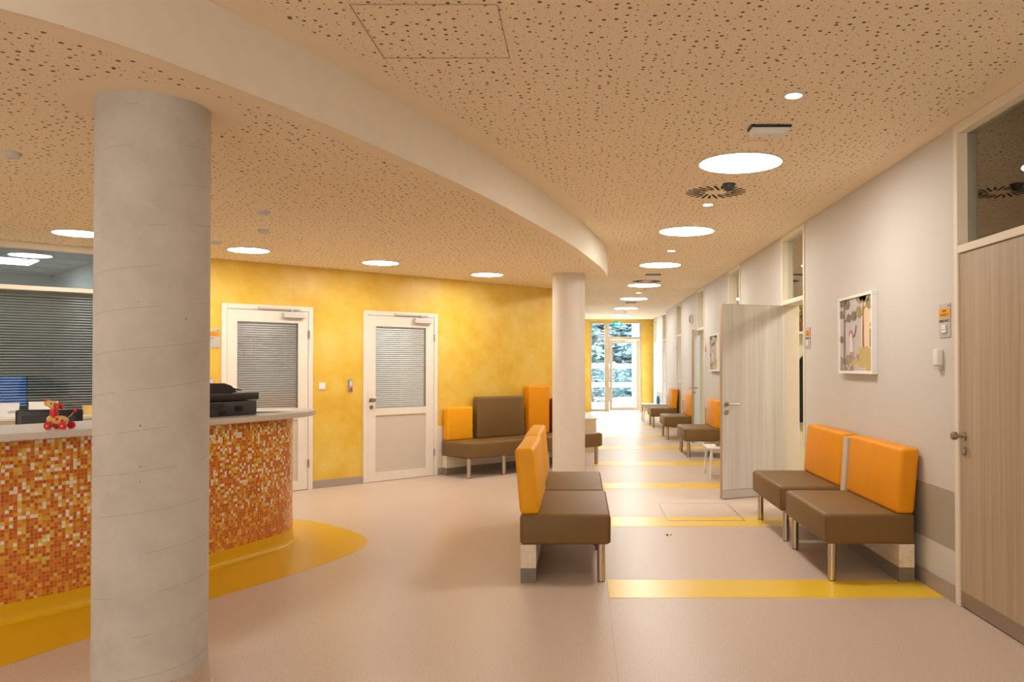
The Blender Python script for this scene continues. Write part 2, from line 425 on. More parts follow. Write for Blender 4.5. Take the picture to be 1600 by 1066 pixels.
# right wall : full height door modules with wall pieces between
DR = [(3.74, 4.83), (8.07, 9.0), (11.35, 12.25), (14.65, 15.55), (17.95, 18.9), (21.2, 22.15), (23.9, 24.85)]
ys = [-4.2]+[v for d in DR for v in d]+[FY]
m = MB()
for a, b in zip(ys[::2], ys[1::2]): m.box(RX, RX+.16, a, b, 0, HI)
struct(m.build('wall_right', M_wall))
m = MB()
for a, b in zip(ys[::2], ys[1::2]): m.box(RX-.012, RX, a, b, 0, .10)
struct(m.build('baseboard_right', M_base))
# rooms behind the right wall
m = MB(); m.box(5.2, 5.3, -4.2, FY, 0, HI+.02); m.box(RX, 5.3, -4.3, FY, HI+.005, HI+.05, mi=1)
for y in (6.3, 10.3, 13.8, 17.1, 20.4, 23.2): m.box(RX+.161, 5.2, y, y+.1, 0, HI)
struct(m.build('wall_rooms', [M_roomy, M_plain]))
# offices behind the diagonal wall
m = MB()
m.box(-7.2, 3.4, 3.9, 4.0, 0, 2.62); m.box(-.60, -.50, TH+.002, 3.9, 0, 2.62); m.box(-7.3, -7.2, TH, 4.0, 0, 2.62)
m.box(3.3, 3.4, TH+.002, 3.9, 0, 2.62)
m.box(1.42, 1.5, TH+.002, 3.9, 0, 2.62)
o = struct(m.build('wall_office', M_office)); o.location = WP; o.rotation_euler = (0, 0, A)
m = MB(); m.box(-7.3, 3.4, TH+.002, 4.0, 2.6, 2.64)
for i in range(-11, 6): m.box(i*.6-.006, i*.6+.006, TH+.01, 3.9, 2.594, 2.6, mi=1)
for j in range(1, 7): m.box(-7.2, 3.3, j*.6+.0-.006, j*.6+.006, 2.594, 2.6, mi=1)
o = struct(m.build('ceiling_office', [M_office, M_lgrey])); o.location = WP; o.rotation_euler = (0, 0, A)

# ------------------------------------------------------------------ columns
def column(c, mat, label, base=True):
    t = thing('column', label, 'column', (c[0], c[1], 0))
    m = MB(); m.lathe([(c[2], .08), (c[2], LO)], 64); m.build('shaft', mat, t, smooth=True)
    m = MB(); m.lathe([(c[2]+.022, 0.0), (c[2]+.008, .012), (c[2]+.004, .10), (c[2]-.01, .10)], 64); m.build('floor_collar', M_floor, t, smooth=True)
column(COL1, M_conc, 'thick round bare concrete column standing before the mosaic reception desk')
column(COL2, M_concsm, 'smooth pale round column behind the pair of orange-backed corridor benches')

# ------------------------------------------------------------------ ceiling fittings
ords = ['nearest', 'second', 'third', 'fourth', 'fifth', 'sixth', 'seventh']
def disc_light(x, y, z, r, mat, label, group, name='ceiling_light', rim=.008):
    t = thing(name, label, 'ceiling light', (x, y, z), 0, group)
    m = MB(); m.lathe([(r+rim, 0), (r+rim, -.006), (r-.002, -.006), (r-.002, 0)], 64); m.build('rim', M_white, t)
    m = MB(); m.cyl((0, 0, -.005), (0, 0, -.001), r, n=64); m.build('diffuser', mat, t)
    return t
for i in range(7):
    disc_light(1.115, 5.72+2.91*i, HI-.001, .285, M_big, ('large round flush ceiling light, nearest of the corridor row' if i == 0 else 'large round flush ceiling light, %s from the camera in the corridor row' % ords[i]), 'large round lights along the corridor')
for i, y in enumerate((2.81, -.1, -3.0)):  # unseen lights added behind the view to help light the hall
    disc_light(1.115, y, HI-.001, .285, M_dim, 'added unseen round flush ceiling light above and behind the camera', 'added round lights behind the camera')
for i in range(6):
    disc_light(1.115, 4.28+2.91*i, HI-.001, .044, M_spot, 'small bright ceiling spot, %s one along the corridor' % ords[i], 'small spots between the round lights', 'ceiling_spot', .006)
for i, (x, y) in enumerate(((-4.25, 6.91), (-3.22, 7.92), (-2.18, 8.90), (-1.155, 10.06))):
    disc_light(x, y, LO-.001, .19, M_low, ['round light in the low ceiling, partly hidden behind the concrete column', 'round light in the low ceiling above the printer end of the desk', 'round light in the low ceiling in front of the right yellow-wall door', 'round light in the low ceiling above the grey-brown backrest'][i], 'round lights in the lowered ceiling')
for (x, y) in ((-4.6, 4.6), (-3.6, 2.6), (-5.9, 3.2)):  # unseen lights added beyond the left edge to brighten the reception side
    disc_light(x, y, LO-.001, .19, M_low, 'added unseen round light in the low ceiling left of the camera view', 'added low ceiling lights out of view')
for i, (x, y) in enumerate(((-2.31, 5.95), (-2.63, 6.76), (-3.0, 4.3), (-3.3, 7.4))):
    m = MB(); m.lathe([(.045, 0), (.045, -.012), (.03, -.025), (0, -.027)], 24)
    tag(m.build('smoke_detector', M_lgrey, loc=(x, y, LO-.0005), smooth=True), ['tiny grey ceiling detector right of the concrete column, upper one', 'tiny grey ceiling detector right of the concrete column, lower one', 'tiny grey ceiling detector left of the concrete column', 'tiny grey ceiling detector at the edge of the concrete column near the yellow wall'][i], 'detector', 'detectors in the lowered ceiling')
# emergency luminaires
for i, y in enumerate((4.86, 12.75, 18.4)):
    t = thing('emergency_light', ['white angular emergency fitting before the nearest round ceiling light', 'flat emergency fitting before the fourth round ceiling light', 'flat emergency fitting deep in the corridor ceiling'][i], 'emergency light', (1.12, y, HI-.001), 0, 'emergency fittings')
    m = MB(); m.box(-.12, .12, -.06, .06, -.014, 0, .004); m.build('mount', M_black2, t)
    m = MB()
    b = bmesh.new(); vs = [b.verts.new(p) for p in ((-.115, -.055, -.014), (.12, -.055, -.014), (.12, .06, -.014), (-.115, .06, -.014), (-.095, -.045, -.05), (.08, -.045, -.05), (.08, .05, -.05), (-.095, .05, -.05))]
    for f in ((0, 1, 2, 3), (4, 5, 6, 7), (0, 1, 5, 4), (1, 2, 6, 5), (2, 3, 7, 6), (3, 0, 4, 7)): b.faces.new([vs[j] for j in f])
    bmesh.ops.bevel(b, geom=b.edges[:], offset=.004, segments=2, affect='EDGES'); m.merge(b)
    m.build('housing', M_white, t, smooth=True)
    m = MB(); m.cyl((0, 0, -.053), (0, 0, -.049), .008); m.build('lens', M_lgrey, t)
m = MB(); m.lathe([(.085, 0), (.085, -.004), (.075, -.008), (0, -.009)], 40)
tag(m.build('cover_plate', M_ceil, loc=(1.115, 5.22, HI-.0005), smooth=True), 'blank round cover plate beside the nearest large ceiling light', 'ceiling plate')
t = thing('dome_camera', 'small black dome camera on a pale ceiling plate', 'security camera', (1.145, 6.33, HI-.0005))
m = MB(); m.lathe([(.075, 0), (.073, -.008), (.05, -.012)], 40); m.build('base_plate', M_ceil, t, smooth=True)
m = MB(); m.lathe([(.052, -.010), (.052, -.022), (.044, -.026), (.042, -.040), (.033, -.056), (.018, -.067), (0, -.070)], 40); m.build('dome', M_black2, t, smooth=True)
def swirl(x, y, label):
    t = thing('air_vent', label, 'air vent', (x, y, HI-.0005), 0, 'swirl air vents')
    m = MB(); m.cyl((0, 0, -.003), (0, 0, 0), .262, n=64); m.build('face_plate', M_ceil, t)
    for i in range(24):
        a = 2*PI*i/24; r0, r1 = ((.07, .235) if i % 2 == 0 else (.12, .235))
        M = Matrix.Rotation(a, 4, 'Z') @ Matrix.Translation((0, .045, 0)) @ Matrix.Rotation(math.radians(8), 4, 'Z')
        mm = MB(); mm.box(r0, r1, -.010, .010, -.005, -.001, M=M); mm.build('slot', M_hole, t)
swirl(1.10, 6.68, 'swirl air vent with black radial slots beside the black dome camera')
swirl(1.10, 13.75, 'distant swirl air vent between the third and fourth round ceiling lights')
for i, y in enumerate((8.12, 15.35, 21.5)):
    m = MB(); m.lathe([(.05, 0), (.05, -.012), (.035, -.03), (.02, -.042), (0, -.043)], 24)
    tag(m.build('smoke_detector', M_ceil, loc=(1.16, y, HI-.0005), smooth=True), ['pale smoke detector touching the second large round ceiling light', 'pale smoke detector deep in the corridor ceiling', 'pale smoke detector near the glazed end of the corridor'][i], 'detector', 'corridor smoke detectors')
t = thing('exit_sign', 'green emergency exit sign hanging before the glazed end door', 'exit sign', (1.08, 24.6, 2.66))
m = MB(); m.box(-.125, .125, -.02, .02, -.07, .07, .004); m.build('sign_box', M_green, t)
m = MB(); m.prism([(-.085, 0), (-.035, .035), (-.035, .012), (.0, .012), (.0, -.012), (-.035, -.012), (-.035, -.035)], 0, .003); m.build('arrow', M_exw, t, M=Matrix.Translation((0, -.024, 0)) @ Matrix.Rotation(PI/2, 4, 'X'))
m = MB(); m.box(.045, .095, -.024, -.021, -.045, .045); m.box(.012, .032, -.024, -.021, -.04, .01); m.ball((.03, -.022, .03), .009, (1, .2, 1)); m.build('pictogram', M_exw, t)
for s in (-.09, .09):
    m = MB(); m.cyl((s, 0, .07), (s, 0, .159), .003, n=8); m.build('hanger', M_steel, t)

# ------------------------------------------------------------------ handles
def lever(parent, M, left=1, knob=False, mat=None, name='handle'):
    """M : maps local frame (x along leaf, -y outwards) ; lever points to +x*left"""
    mat = mat or M_nickel
    m = MB(); m.cyl((0, 0, 0), (0, -.008, 0), .026, n=24); m.cyl((0, -.008, 0), (0, -.05, 0), .010, n=16)
    if knob: m.cyl((0, -.045, 0), (0, -.075, 0), .024, n=24, bev=.005)
    else: m.cyl((0, -.052, 0), (.125*left, -.052, 0), .0095, n=12); m.ball((0, -.052, 0), .0105)
    m.build(name, mat, parent, M=M, smooth=True)
    m = MB(); m.cyl((0, 0, -.085), (0, -.008, -.085), .026, n=24); m.box(-.004, .004, -.016, -.008, -.10, -.072); m.build('lock_rose', mat, parent, M=M, smooth=True)

# ------------------------------------------------------------------ right wall doors
nd = 0
def right_door(y0, y1, state, near=False, trans=True):
    """local frame: x along the wall towards the camera (0 = far jamb), y into the wall"""
    global nd; nd += 1
    wd = y1-y0
    t = thing('door_%d' % nd, None, None, (RX, y1, 0), -PI/2, kind='structure')
    fr = .05; top = 2.055
    m = MB()
    m.box(0, fr, -.012, .175, 0, HI-.002, .004); m.box(wd-fr, wd, -.012, .175, 0, HI-.002, .004)
    m.box(fr, wd-fr, -.008, .17, HI-.06, HI-.002, .003); m.box(fr, wd-fr, -.012, .17, top, top+.045, .003)
    m.build('door_frame', M_frame, t)
    m = MB(); m.box(fr, wd-fr, .05, .06, top+.045, HI-.06); m.build('transom_glass', M_glass2, t)
    m = MB(); L = wd-2*fr
    m.box(.004, L-.004, 0, .042, .008, top-.006, .002)
    h = bpy.data.objects.new('leaf_pivot', None)
    if state == 'closed': M = Matrix.Translation((fr, .0, 0))
    elif state == 'gap': M = Matrix.Translation((fr, .0, 0)) @ Matrix.Rotation(-math.radians(16), 4, 'Z')
    elif state == 'in': M = Matrix.Translation((fr, .06, 0)) @ Matrix.Rotation(math.radians(80), 4, 'Z')
    else: M = Matrix.Translation((fr, -.005, 0)) @ Matrix.Rotation(-math.radians(65), 4, 'Z')
    lf = m.build('door_leaf', M_woodd, t); lf.matrix_local = M
    m = MB(); m.box(.006, L-.006, .0421, .0432, .10, top-.012); tag(m.build('room_side_face', M_woodg, lf), 'grey-white wood-grained inner face')
    for sd, yy in ((0, (-.0015, 0)), (1, (.042, .0445))):
        m = MB(); m.box(.006, L-.006, yy[0], yy[1], .01, .095); m.build('kick_plate', M_kick if near else M_kick2, lf)
    hx = L-.055
    if near: hx = .055
    lever(lf, Matrix.Translation((hx, 0, .995)), -1 if not near else 1, near)
    lever(lf, Matrix.Translation((hx, .043, .995)) @ Matrix.Rotation(PI, 4, 'Z'), 1, False)
    if not near:
        for z in (.25, 1.8):
            m = MB(); m.cyl((-.002, -.004, z-.04), (-.002, -.004, z+.04), .007, n=12); m.build('hinge', M_nickel, lf)
    return t
for i, (a, b) in enumerate(DR): right_door(a, b, ['closed', 'open', 'closed', 'gap', 'closed', 'closed', 'in'][i], near=(i == 0))

# ------------------------------------------------------------------ yellow wall doors
def yellow_door(s0, s1):
    global nd; nd += 1
    wd = s1-s0
    t = thing('door_%d' % nd, None, None, W(s0), A, kind='structure')
    fr = .055; top = DH-.055
    m = MB(); m.box(-.0, fr, -.02, TH, 0, DH, .004); m.box(wd-fr, wd, -.02, TH, 0, DH, .004); m.box(fr, wd-fr, -.02, TH, top, DH, .004)
    m.build('door_frame', M_leafc, t)
    x0, x1 = fr+.004, wd-fr-.004
    g0, g1 = x0+.105, x1-.115; zt, zm, zl, zb = 1.875, .885, .80, .11
    m = MB()
    m.box(x0, g0, -.012, .035, .008, top-.004); m.box(g1, x1, -.012, .035, .008, top-.004)
    m.box(g0, g1, -.012, .035, zt, top-.004); m.box(g0, g1, -.012, .035, zl, zm); m.box(g0, g1, -.012, .035, .008, zb)
    lf = m.build('door_leaf', M_leafc, t)
    m = MB(); m.box(g0, g1, .0, .02, zb, zl); m.build('lower_panel', M_panel, lf)
    m = MB(); m.box(g0, g1, -.002, .002, zm, zt); m.build('glass_pane', M_glass, lf)
    m = MB(); m.box(g0, g0+.006, -.008, .03, zm, zt); m.box(g1-.006, g1, -.008, .03, zm, zt); m.box(g0, g1, -.008, .03, zt-.008, zt); m.box(g0, g1, -.008, .03, zm, zm+.006); m.build('glazing_gasket', M_grey, lf)
    m = MB(); n = 40
    for i in range(n):
        z = zm+.012+(zt-zm-.03)*i/(n-1)
        m.box(g0+.008, g1-.008, -.0115, .0115, -.0005, .0005, M=Matrix.Translation((0, .02, z)) @ Matrix.Rotation(math.radians(38), 4, 'X'))
    m.box(g0+.006, g1-.006, .010, .03, zt-.02, zt-.002)
    for xx in (g0+.06, (g0+g1)/2, g1-.08): m.box(xx-.001, xx+.001, .008, .009, zm, zt)
    m.build('blind', M_slat, lf)
    m = MB(); m.box(x1-.30, x1-.05, -.062, -.012, top-.075, top-.015, .005); m.build('door_closer', M_lgrey, lf)
    m = MB(); m.box(x1-.58, x1-.10, -.045, -.022, top+.012, top+.035, .003); m.cyl((x1-.2, -.04, top-.02), (x1-.2, -.04, top+.03), .008, n=10)
    m.build('closer_arm', M_lgrey, lf)
    lever(lf, Matrix.Translation((x0+.045, -.012, .985)), 1, True)
    for z in (.3, 1.75):
        m = MB(); m.cyl((x1+.004, -.024, z-.045), (x1+.004, -.024, z+.045), .009, n=12); m.build('hinge', M_nickel, lf)
    return t
yellow_door(*D1); yellow_door(*D2)

# ------------------------------------------------------------------ reception glazing (left)
t = thing('window_1', None, None, W(0), A, kind='structure')
m = MB(); L0 = -7.1
m.box(L0, G1, -.02, TH, LO-.06, LO-.001, .003); m.box(L0, G1, -.02, TH, 2.085, 2.125, .003); m.box(L0, G1, 0, TH, 0, .86); 
for xx in (L0, -5.4, -3.5, G1-.06): m.box(xx, xx+.06, -.018, TH, .86, LO-.06, .003)
m.build('window_frame', M_frame, t)
m = MB(); m.box(L0, G1, .06, .066, 2.12, LO-.055); m.build('upper_pane', M_glass3, t)
m = MB(); m.box(L0, G1, .06, .066, .86, 2.09); m.build('lower_pane', M_glass3, t)
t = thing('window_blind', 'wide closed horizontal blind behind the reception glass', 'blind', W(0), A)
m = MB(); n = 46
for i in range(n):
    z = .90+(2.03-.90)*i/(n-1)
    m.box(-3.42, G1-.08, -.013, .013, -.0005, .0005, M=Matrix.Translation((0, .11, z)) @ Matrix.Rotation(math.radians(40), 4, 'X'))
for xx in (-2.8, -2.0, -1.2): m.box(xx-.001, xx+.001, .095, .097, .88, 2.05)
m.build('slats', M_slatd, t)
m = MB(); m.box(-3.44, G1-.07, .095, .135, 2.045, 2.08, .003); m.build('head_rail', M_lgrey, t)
t = thing('ceiling_panel_light', 'rectangular white light panel in the office ceiling behind the glass', 'ceiling light', W(-1.1, 1.0, 2.595), A)
# far panel placed by its near right corner
c0 = Vector((-6.16, 9.30, 2.592)); t.location = c0
m = MB(); m.box(-1.2, 0, 0, .6, -.002, .002); m.build('diffuser', M_offl, t)
m = MB(); m.box(-1.22, .02, -.02, 0, -.004, .003); m.box(-1.22, .02, .6, .62, -.004, .003); m.box(-1.22, -1.2, 0, .6, -.004, .003); m.box(0, .02, 0, .6, -.004, .003); m.build('frame', M_white, t)
# monitor in the office
mp = Vector((-6.05, 8.2, 0))
t = thing('office_desk', 'plain office desk behind the blind', 'desk', (-5.95, 8.55, 0), A)
m = MB(); m.box(-.8, .8, -.35, .35, .70, .73, .003); m.build('tabletop', M_cream, t)
for sx in (-.77, .74):
    for sy in (-.32, .29):
        m = MB(); m.box(sx, sx+.03, sy, sy+.03, 0, .70); m.build('leg', M_grey, t)
t = thing('monitor', 'computer monitor with a blue screen glowing behind the blind', 'monitor', (-6.0, 8.40, .731), A)
m = MB(); m.box(-.12, .12, -.08, .08, 0, .012, .003); m.cyl((0, 0, .01), (0, 0, .25), .015); m.build('stand', M_black, t)
m = MB(); m.box(-.27, .27, -.015, .02, .22, .56, .004); m.build('casing', M_black, t)
m = MB(); m.box(-.26, .26, -.018, -.0155, .24, .55); m.build('screen', M_blue, t)

# ------------------------------------------------------------------ end glazing
t = thing('window_2', None, None, (0, FY, 0), 0, kind='structure')
m = MB()
for b in ((.276, .33, 0, 2.75), (.72, .865, 0, 2.75), (1.79, 1.87, 0, 2.75)): m.box(b[0], b[1], .02, .12, b[2], b[3], .004)
for b in ((.33, .72, 2.69, 2.75), (.33, .72, 0, .07), (.865, 1.79, 2.69, 2.75), (.865, 1.79, 2.20, 2.29)): m.box(b[0], b[1], .02, .12, b[2], b[3], .004)
m.build('window_frame', M_alu, t)
m = MB(); m.box(.33, .72, .06, .066, .07, 2.69); m.build('side_pane', M_glass, t)
m = MB(); m.box(.865, 1.79, .06, .066, 2.29, 2.69); m.build('top_pane', M_glass, t)
m = MB(); m.box(.46, .64, .050, .056, 1.86, 1.98); m.build('notice', M_paper, t)
t = thing('door_10', None, None, (0, FY, 0), 0, kind='structure')
m = MB(); m.box(.87, .965, .0, .06, .015, 2.19, .004); m.box(1.70, 1.785, .0, .06, .015, 2.19, .004); m.box(.965, 1.70, 0, .06, 2.09, 2.19, .004); m.box(.965, 1.70, 0, .06, .015, .12, .004); m.build('door_leaf', M_alu, t)
m = MB(); m.box(.965, 1.70, .03, .036, .12, 2.09); m.build('glass_pane', M_glass, t)
m = MB(); m.box(1.35, 1.72, -.05, -.001, 2.12, 2.18, .004); m.build('door_closer', M_white, t)
lever(t, Matrix.Translation((.92, 0, 1.02)), 1)

# ------------------------------------------------------------------ benches
def bench(label, loc, rz, L=1.02, backs=None, legs=None, group='upholstered waiting benches', post=False, backmat=None, lean=.085):
    t = thing('bench', label, 'bench', loc, rz, group)
    D = .585
    m = MB(); m.box(0, L, 0, D, .245, .442, .026, 4)
    # seam lines along the front corners
    m.build('seat', M_brown, t, smooth=True)
    for x in (.004, L-.004):
        m = MB(); m.cyl((x, .004, .262), (x, .004, .424), .004, n=8); m.build('seam_piping', M_brown, t, smooth=True)
    backs = backs or [(0, L, .865, backmat or M_orange)]
    for a, b, h, mt in backs:
        m = MB(); m.box(a+.008, b-.008, D-.125, D, .438, h, .028, 4)
        bm = m.bm
        for v in bm.verts: v.co.y += max(0, v.co.z-.44)*lean
        m.build('backrest', mt, t, smooth=True)
    m = MB(); m.box(.01, L-.01, D-.105, D-.005, .095, .245); m.build('base_panel', M_woodl, t)
    m = MB(); m.box(.01, L-.01, D-.105, D-.005, 0, .095); m.build('plinth', M_plinth, t)
    for x in (legs or (.055, L-.055)):
        m = MB(); m.cyl((x, .06, 0.006), (x, .06, .247), .0255, n=28); m.build('leg', M_steel, t, smooth=True)
        f = MB(); f.cyl((x, .06, 0), (x, .06, .007), .023, n=20); f.build('foot_cap', M_black2, t)
    if post:
        m = MB(); m.box(-.11, -.008, D-.135, D-.0, .30, .845)
        for v in m.bm.verts: v.co.y += max(0, v.co.z-.44)*lean
        m.build('back_post', M_woodv, t)
        m = MB(); m.box(-.06, .0, .03, D-.11, .27, .40); m.build('joining_block', M_woodl, t)
    return t
XF = 1.575
bench('taupe bench with orange back by the right wall, nearest to the camera', (XF, 6.33, 0), -PI/2, 1.03, post=True)
bench('taupe bench with orange back beside the open door, behind the nearest right-wall bench', (XF, 7.53, 0), -PI/2, 1.03)
bench('single orange-backed bench by the right wall just beyond the open door', (XF, 13.45, 0), -PI/2, 1.0)
bench('single orange-backed bench by the right wall, second beyond the open door', (XF, 16.45, 0), -PI/2, 1.0)
bench('single orange-backed bench by the right wall, farthest along the corridor', (XF, 19.45, 0), -PI/2, 1.0)
bench('orange-backed bench in the middle of the room, nearer of the two facing right', (.19, 5.28, 0), PI/2, 1.03, backmat=M_orangel)
bench('farther orange-backed bench in mid-room, just in front of the pale round column', (.175, 6.34, 0), PI/2, 1.10, backmat=M_orangel)
fl = Vector((-1.385, 10.09, 0))
bench('corner bench on the yellow wall with one low orange and one grey-brown backrest', fl, A, 1.30, backs=[(.01, .425, .865, M_orangel), (.48, 1.285, .985, M_brown)], legs=(.05, .60, 1.24), lean=0)
fb = fl+T*1.305
bench('wall bench with tall orange backrest half hidden behind the pale column', fb, A, 1.04, backs=[(.065, .46, 1.12, M_orange), (.53, .95, .93, M_redl)], legs=(.05, .98), lean=0)

# small tables
def stool_table(label, loc, w_, d_, h_, rz=0):
    t = thing('side_table', label, 'table', loc, rz)
    m = MB(); m.box(-w_/2, w_/2, -d_/2, d_/2, h_-.022, h_, .005); m.build('tabletop', M_white, t)
    for sx in (-1, 1):
        for sy in (-1, 1):
            m = MB(); m.cyl((sx*(w_/2-.025), sy*(d_/2-.025), 0), (sx*(w_/2-.05), sy*(d_/2-.05), h_-.02), .013, .02, n=12); m.build('leg', M_white, t, smooth=True)
    m = MB(); m.box(-w_/2+.05, w_/2-.05, -d_/2+.05, d_/2-.05, h_-.07, h_-.022); m.build('apron', M_white, t)
    return t
stool_table('small white table beside the open wood-look door', (1.79, 10.38, 0), .44, .50, .385)
stool_table('white table at the corridor end carrying a blue bottle', (1.83, 20.7, 0), .60, .7, .44)
m = MB(); m.lathe([(.0, 0), (.038, 0), (.04, .01), (.04, .15), (.03, .17), (.018, .18), (.018, .20), (0, .20)], 24)
tag(m.build('bottle', plain('blue_plastic', (.01, .22, .42), .3), loc=(1.93, 20.55, .441), smooth=True), 'blue bottle standing on the far white table', 'bottle')
t = thing('toy', 'small brown and green toy on the white table behind the open door', 'toy', (1.72, 10.3, .386))
m = MB(); m.ball((0, 0, .025), .025, (1.4, 1, 1)); m.build('body', plain('toy_brown', (.30, .16, .06), .6), t, smooth=True)
m = MB(); m.ball((.01, 0, .055), .015); m.build('top', plain('toy_green', (.08, .2, .05), .6), t, smooth=True)
t = thing('low_cabinet', 'low cream cabinet against the left corridor wall behind the wall bench', 'cabinet', (.035, 13.3, 0))
m = MB(); m.box(0, .21, 0, .9, .0, .52, .004); m.build('body', plain('cream_orange_laminate', (.80, .62, .40), .5), t)
m = MB(); m.box(-.0, .225, -.01, .91, .521, .545, .004); m.build('top', M_white, t)

# ------------------------------------------------------------------ reception desk
front = [(-5.6, 2.65), (-4.6, 3.10), (-3.85, 3.62), (-3.42, 4.05), (-3.14, 4.42), (-2.87, 4.86), (-2.555, 5.62), (-2.36, 6.16), (-2.30, 6.42), (-2.36, 6.70), (-2.56, 6.88), (-2.80, 6.84)]
fc_ = catmull(front, 8)
innr = catmull([(-2.88, 6.55), (-2.95, 6.2), (-3.15, 5.6), (-3.42, 5.1), (-3.75, 4.65), (-4.2, 4.2), (-5.0, 3.65), (-5.85, 3.2)], 6)
desk = thing('reception_desk', 'curved reception desk faced with orange and white mosaic tiles', 'reception desk', (0, 0, 0))
def wall_strip(path, z0, z1, name, mat, parent, uv=False):
    bm = bmesh.new(); L = bm.loops.layers.uv.new('UVMap'); s = 0; prev = None; vs = []
    for i, p in enumerate(path):
        if i: s += math.dist(p, path[i-1])
        vs.append((bm.verts.new((p[0], p[1], z0)), bm.verts.new((p[0], p[1], z1)), s))
    for a, b in zip(vs, vs[1:]):
        f = bm.faces.new((a[0], b[0], b[1], a[1]))
        for lp, (u, v) in zip(f.loops, ((a[2], z0), (b[2], z0), (b[2], z1), (a[2], z1))): lp[L].uv = (u, v)
    me = bpy.data.meshes.new(name); bm.to_mesh(me); bm.free(); me.materials.append(mat)
    for p in me.polygons: p.use_smooth = True
    o = bpy.data.objects.new(name, me); link(o); o.parent = parent; return o
core = offset(fc_, -.004) + innr
m = MB(); m.prism(core, .0, .995); m.build('carcass', M_cream, desk)
wall_strip(fc_, .105, .998, 'mosaic_facing', M_mosaic, desk)
# coved yellow plinth
bm = bmesh.new(); prof = [(0.0, .106), (.003, .05), (.010, .025), (.02, .010), (.038, .002)]
rows = [[(x, y, z) for (x, y) in offset(fc_, d)] for d, z in prof]
rv = [[bm.verts.new(p) for p in r] for r in rows]
for a, b in zip(rv, rv[1:]):
    for i in range(len(a)-1): bm.faces.new((a[i], a[i+1], b[i+1], b[i]))
me = bpy.data.meshes.new('plinth'); bm.to_mesh(me); bm.free(); me.materials.append(M_zone)
for p in me.polygons: p.use_smooth = True
o = bpy.data.objects.new('plinth', me); link(o); o.parent = desk
# counter top with overhang
topo = catmull([(-5.5, 2.52), (-4.53, 2.98), (-3.76, 3.52), (-3.32, 3.96), (-3.04, 4.32), (-2.76, 4.79), (-2.44, 5.56), (-2.22, 6.12), (-2.15, 6.45), (-2.22, 6.82), (-2.52, 7.04), (-2.88, 6.98)], 8) + [(-3.02, 6.6)] + offset(innr, .0)[1:]
m = MB(); m.prism(topo, .999, 1.038, bev=.004)
m.build('counter_top', M_top, desk)
# lower worktop on the staff side
low = catmull([(-2.98, 6.2), (-3.17, 5.6), (-3.44, 5.12), (-3.77, 4.67), (-4.22, 4.22), (-5.0, 3.68)], 4)
lo2 = offset(low, .5)[::-1]
# ------------------------------------------------------------------ things on the counter
t = thing('printer', 'black office printer on the right end of the reception counter', 'printer', (-2.66, 5.95, 1.0385), math.radians(62))
m = MB(); m.box(-.24, .23, -.17, .17, 0, .105, .008); m.build('body', M_black2, t, smooth=True)
m = MB(); m.box(-.235, .245, -.175, .175, .11, .165, .006); m.build('scanner_lid', M_black, t, smooth=True)
m = MB(); b = bmesh.new()
pr = [(-.22, .166), (.0, .166), (.09, .166), (.04, .215), (-.02, .235), (-.20, .235)]
va = [b.verts.new((x, -.13, z)) for x, z in pr]; vb = [b.verts.new((x, .14, z)) for x, z in pr]
b.faces.new(va); b.faces.new(vb[::-1])
for i in range(6): b.faces.new((va[i], va[(i+1) % 6], vb[(i+1) % 6], vb[i]))
m.merge(b); m.build('document_feeder', M_black, t)
m = MB(); m.box(-.0, .13, -.11, .12, 0, .006, M=Matrix.Translation((.02, 0, .205)) @ Matrix.Rotation(.22, 4, 'Y')); m.build('feeder_tray', M_black, t)
m = MB(); m.box(.04, .10, -.176, -.169, .03, .07); m.box(-.10, -.04, -.176, -.169, .012, .04); m.build('front_recess', M_hole, t)
m = MB(); m.box(-.22, -.06, -.178, -.169, .055, .095); m.build('control_panel', M_black, t)
for i, (dx, dy, r, lab, w_, d_) in enumerate(((0, 0, .25, 'stack of white leaflets lying on the counter beside the printer', .21, .30), (.13, .30, .9, 'single white sheet lying near the rounded end of the counter', .21, .30), (-.10, .16, -.3, 'dark printed booklet behind the leaflets on the counter', .15, .21))):
    t = thing('leaflet', lab, 'paper', (-2.46+dx*.5, 6.37+dy, 1.0385), r)
    m = MB()
    for j in range(5 if i == 0 else 1): m.box(-w_/2, w_/2, -d_/2, d_/2, j*.003, j*.003+.002, M=Matrix.Rotation(j*.05, 4, 'Z'))
    m.build('sheets', M_paper if i < 2 else M_grey, t)
# toy dog
t = thing('toy_dog', 'red and tan wooden pull-along dog on wheels standing on the counter', 'toy', (-2.965, 4.66, 1.0385), PI)
m = MB(); m.ball((0, 0, .052), .03, (1.75, .8, .85)); m.ball((.045, 0, .055), .025); m.build('body', M_toy, t, smooth=True)
m = MB(); m.ball((0, .022, .058), .009); m.ball((-.028, .021, .050), .008); m.ball((.02, .021, .07), .006); m.build('spots', M_red, t, smooth=True)
m = MB(); m.lathe([(.0, -.012), (.019, -.012), (.023, 0), (.019, .012), (0, .012)], 20, c=(.03, 0, .088)); m.lathe([(0, -.01), (.018, -.01), (.021, 0), (.018, .01), (0, .01)], 20, c=(.031, 0, .102)); m.build('collar', M_red, t, smooth=True)
m = MB(); m.ball((.035, 0, .135), .027, (1.15, .85, .9), M=Matrix.Rotation(-.35, 4, 'Y')); m.ball((.066, 0, .148), .020, (1.1, .9, .95)); hd = m.build('head', M_toy, t, smooth=True)
m = MB(); m.ball((.072, .010, .162), .008); m.build('nose', M_red, hd, smooth=True)
m = MB(); m.ball((.035, .021, .146), .0045); m.ball((.035, -.021, .146), .0045); m.build('eyes', M_black, hd, smooth=True)
for s in (-1, 1):
    m = MB(); m.ball((.006, s*.022, .130), .017, (.8, .35, 1.3), M=Matrix.Rotation(.5, 4, 'Y')); m.build('ear', M_red, hd, smooth=True)
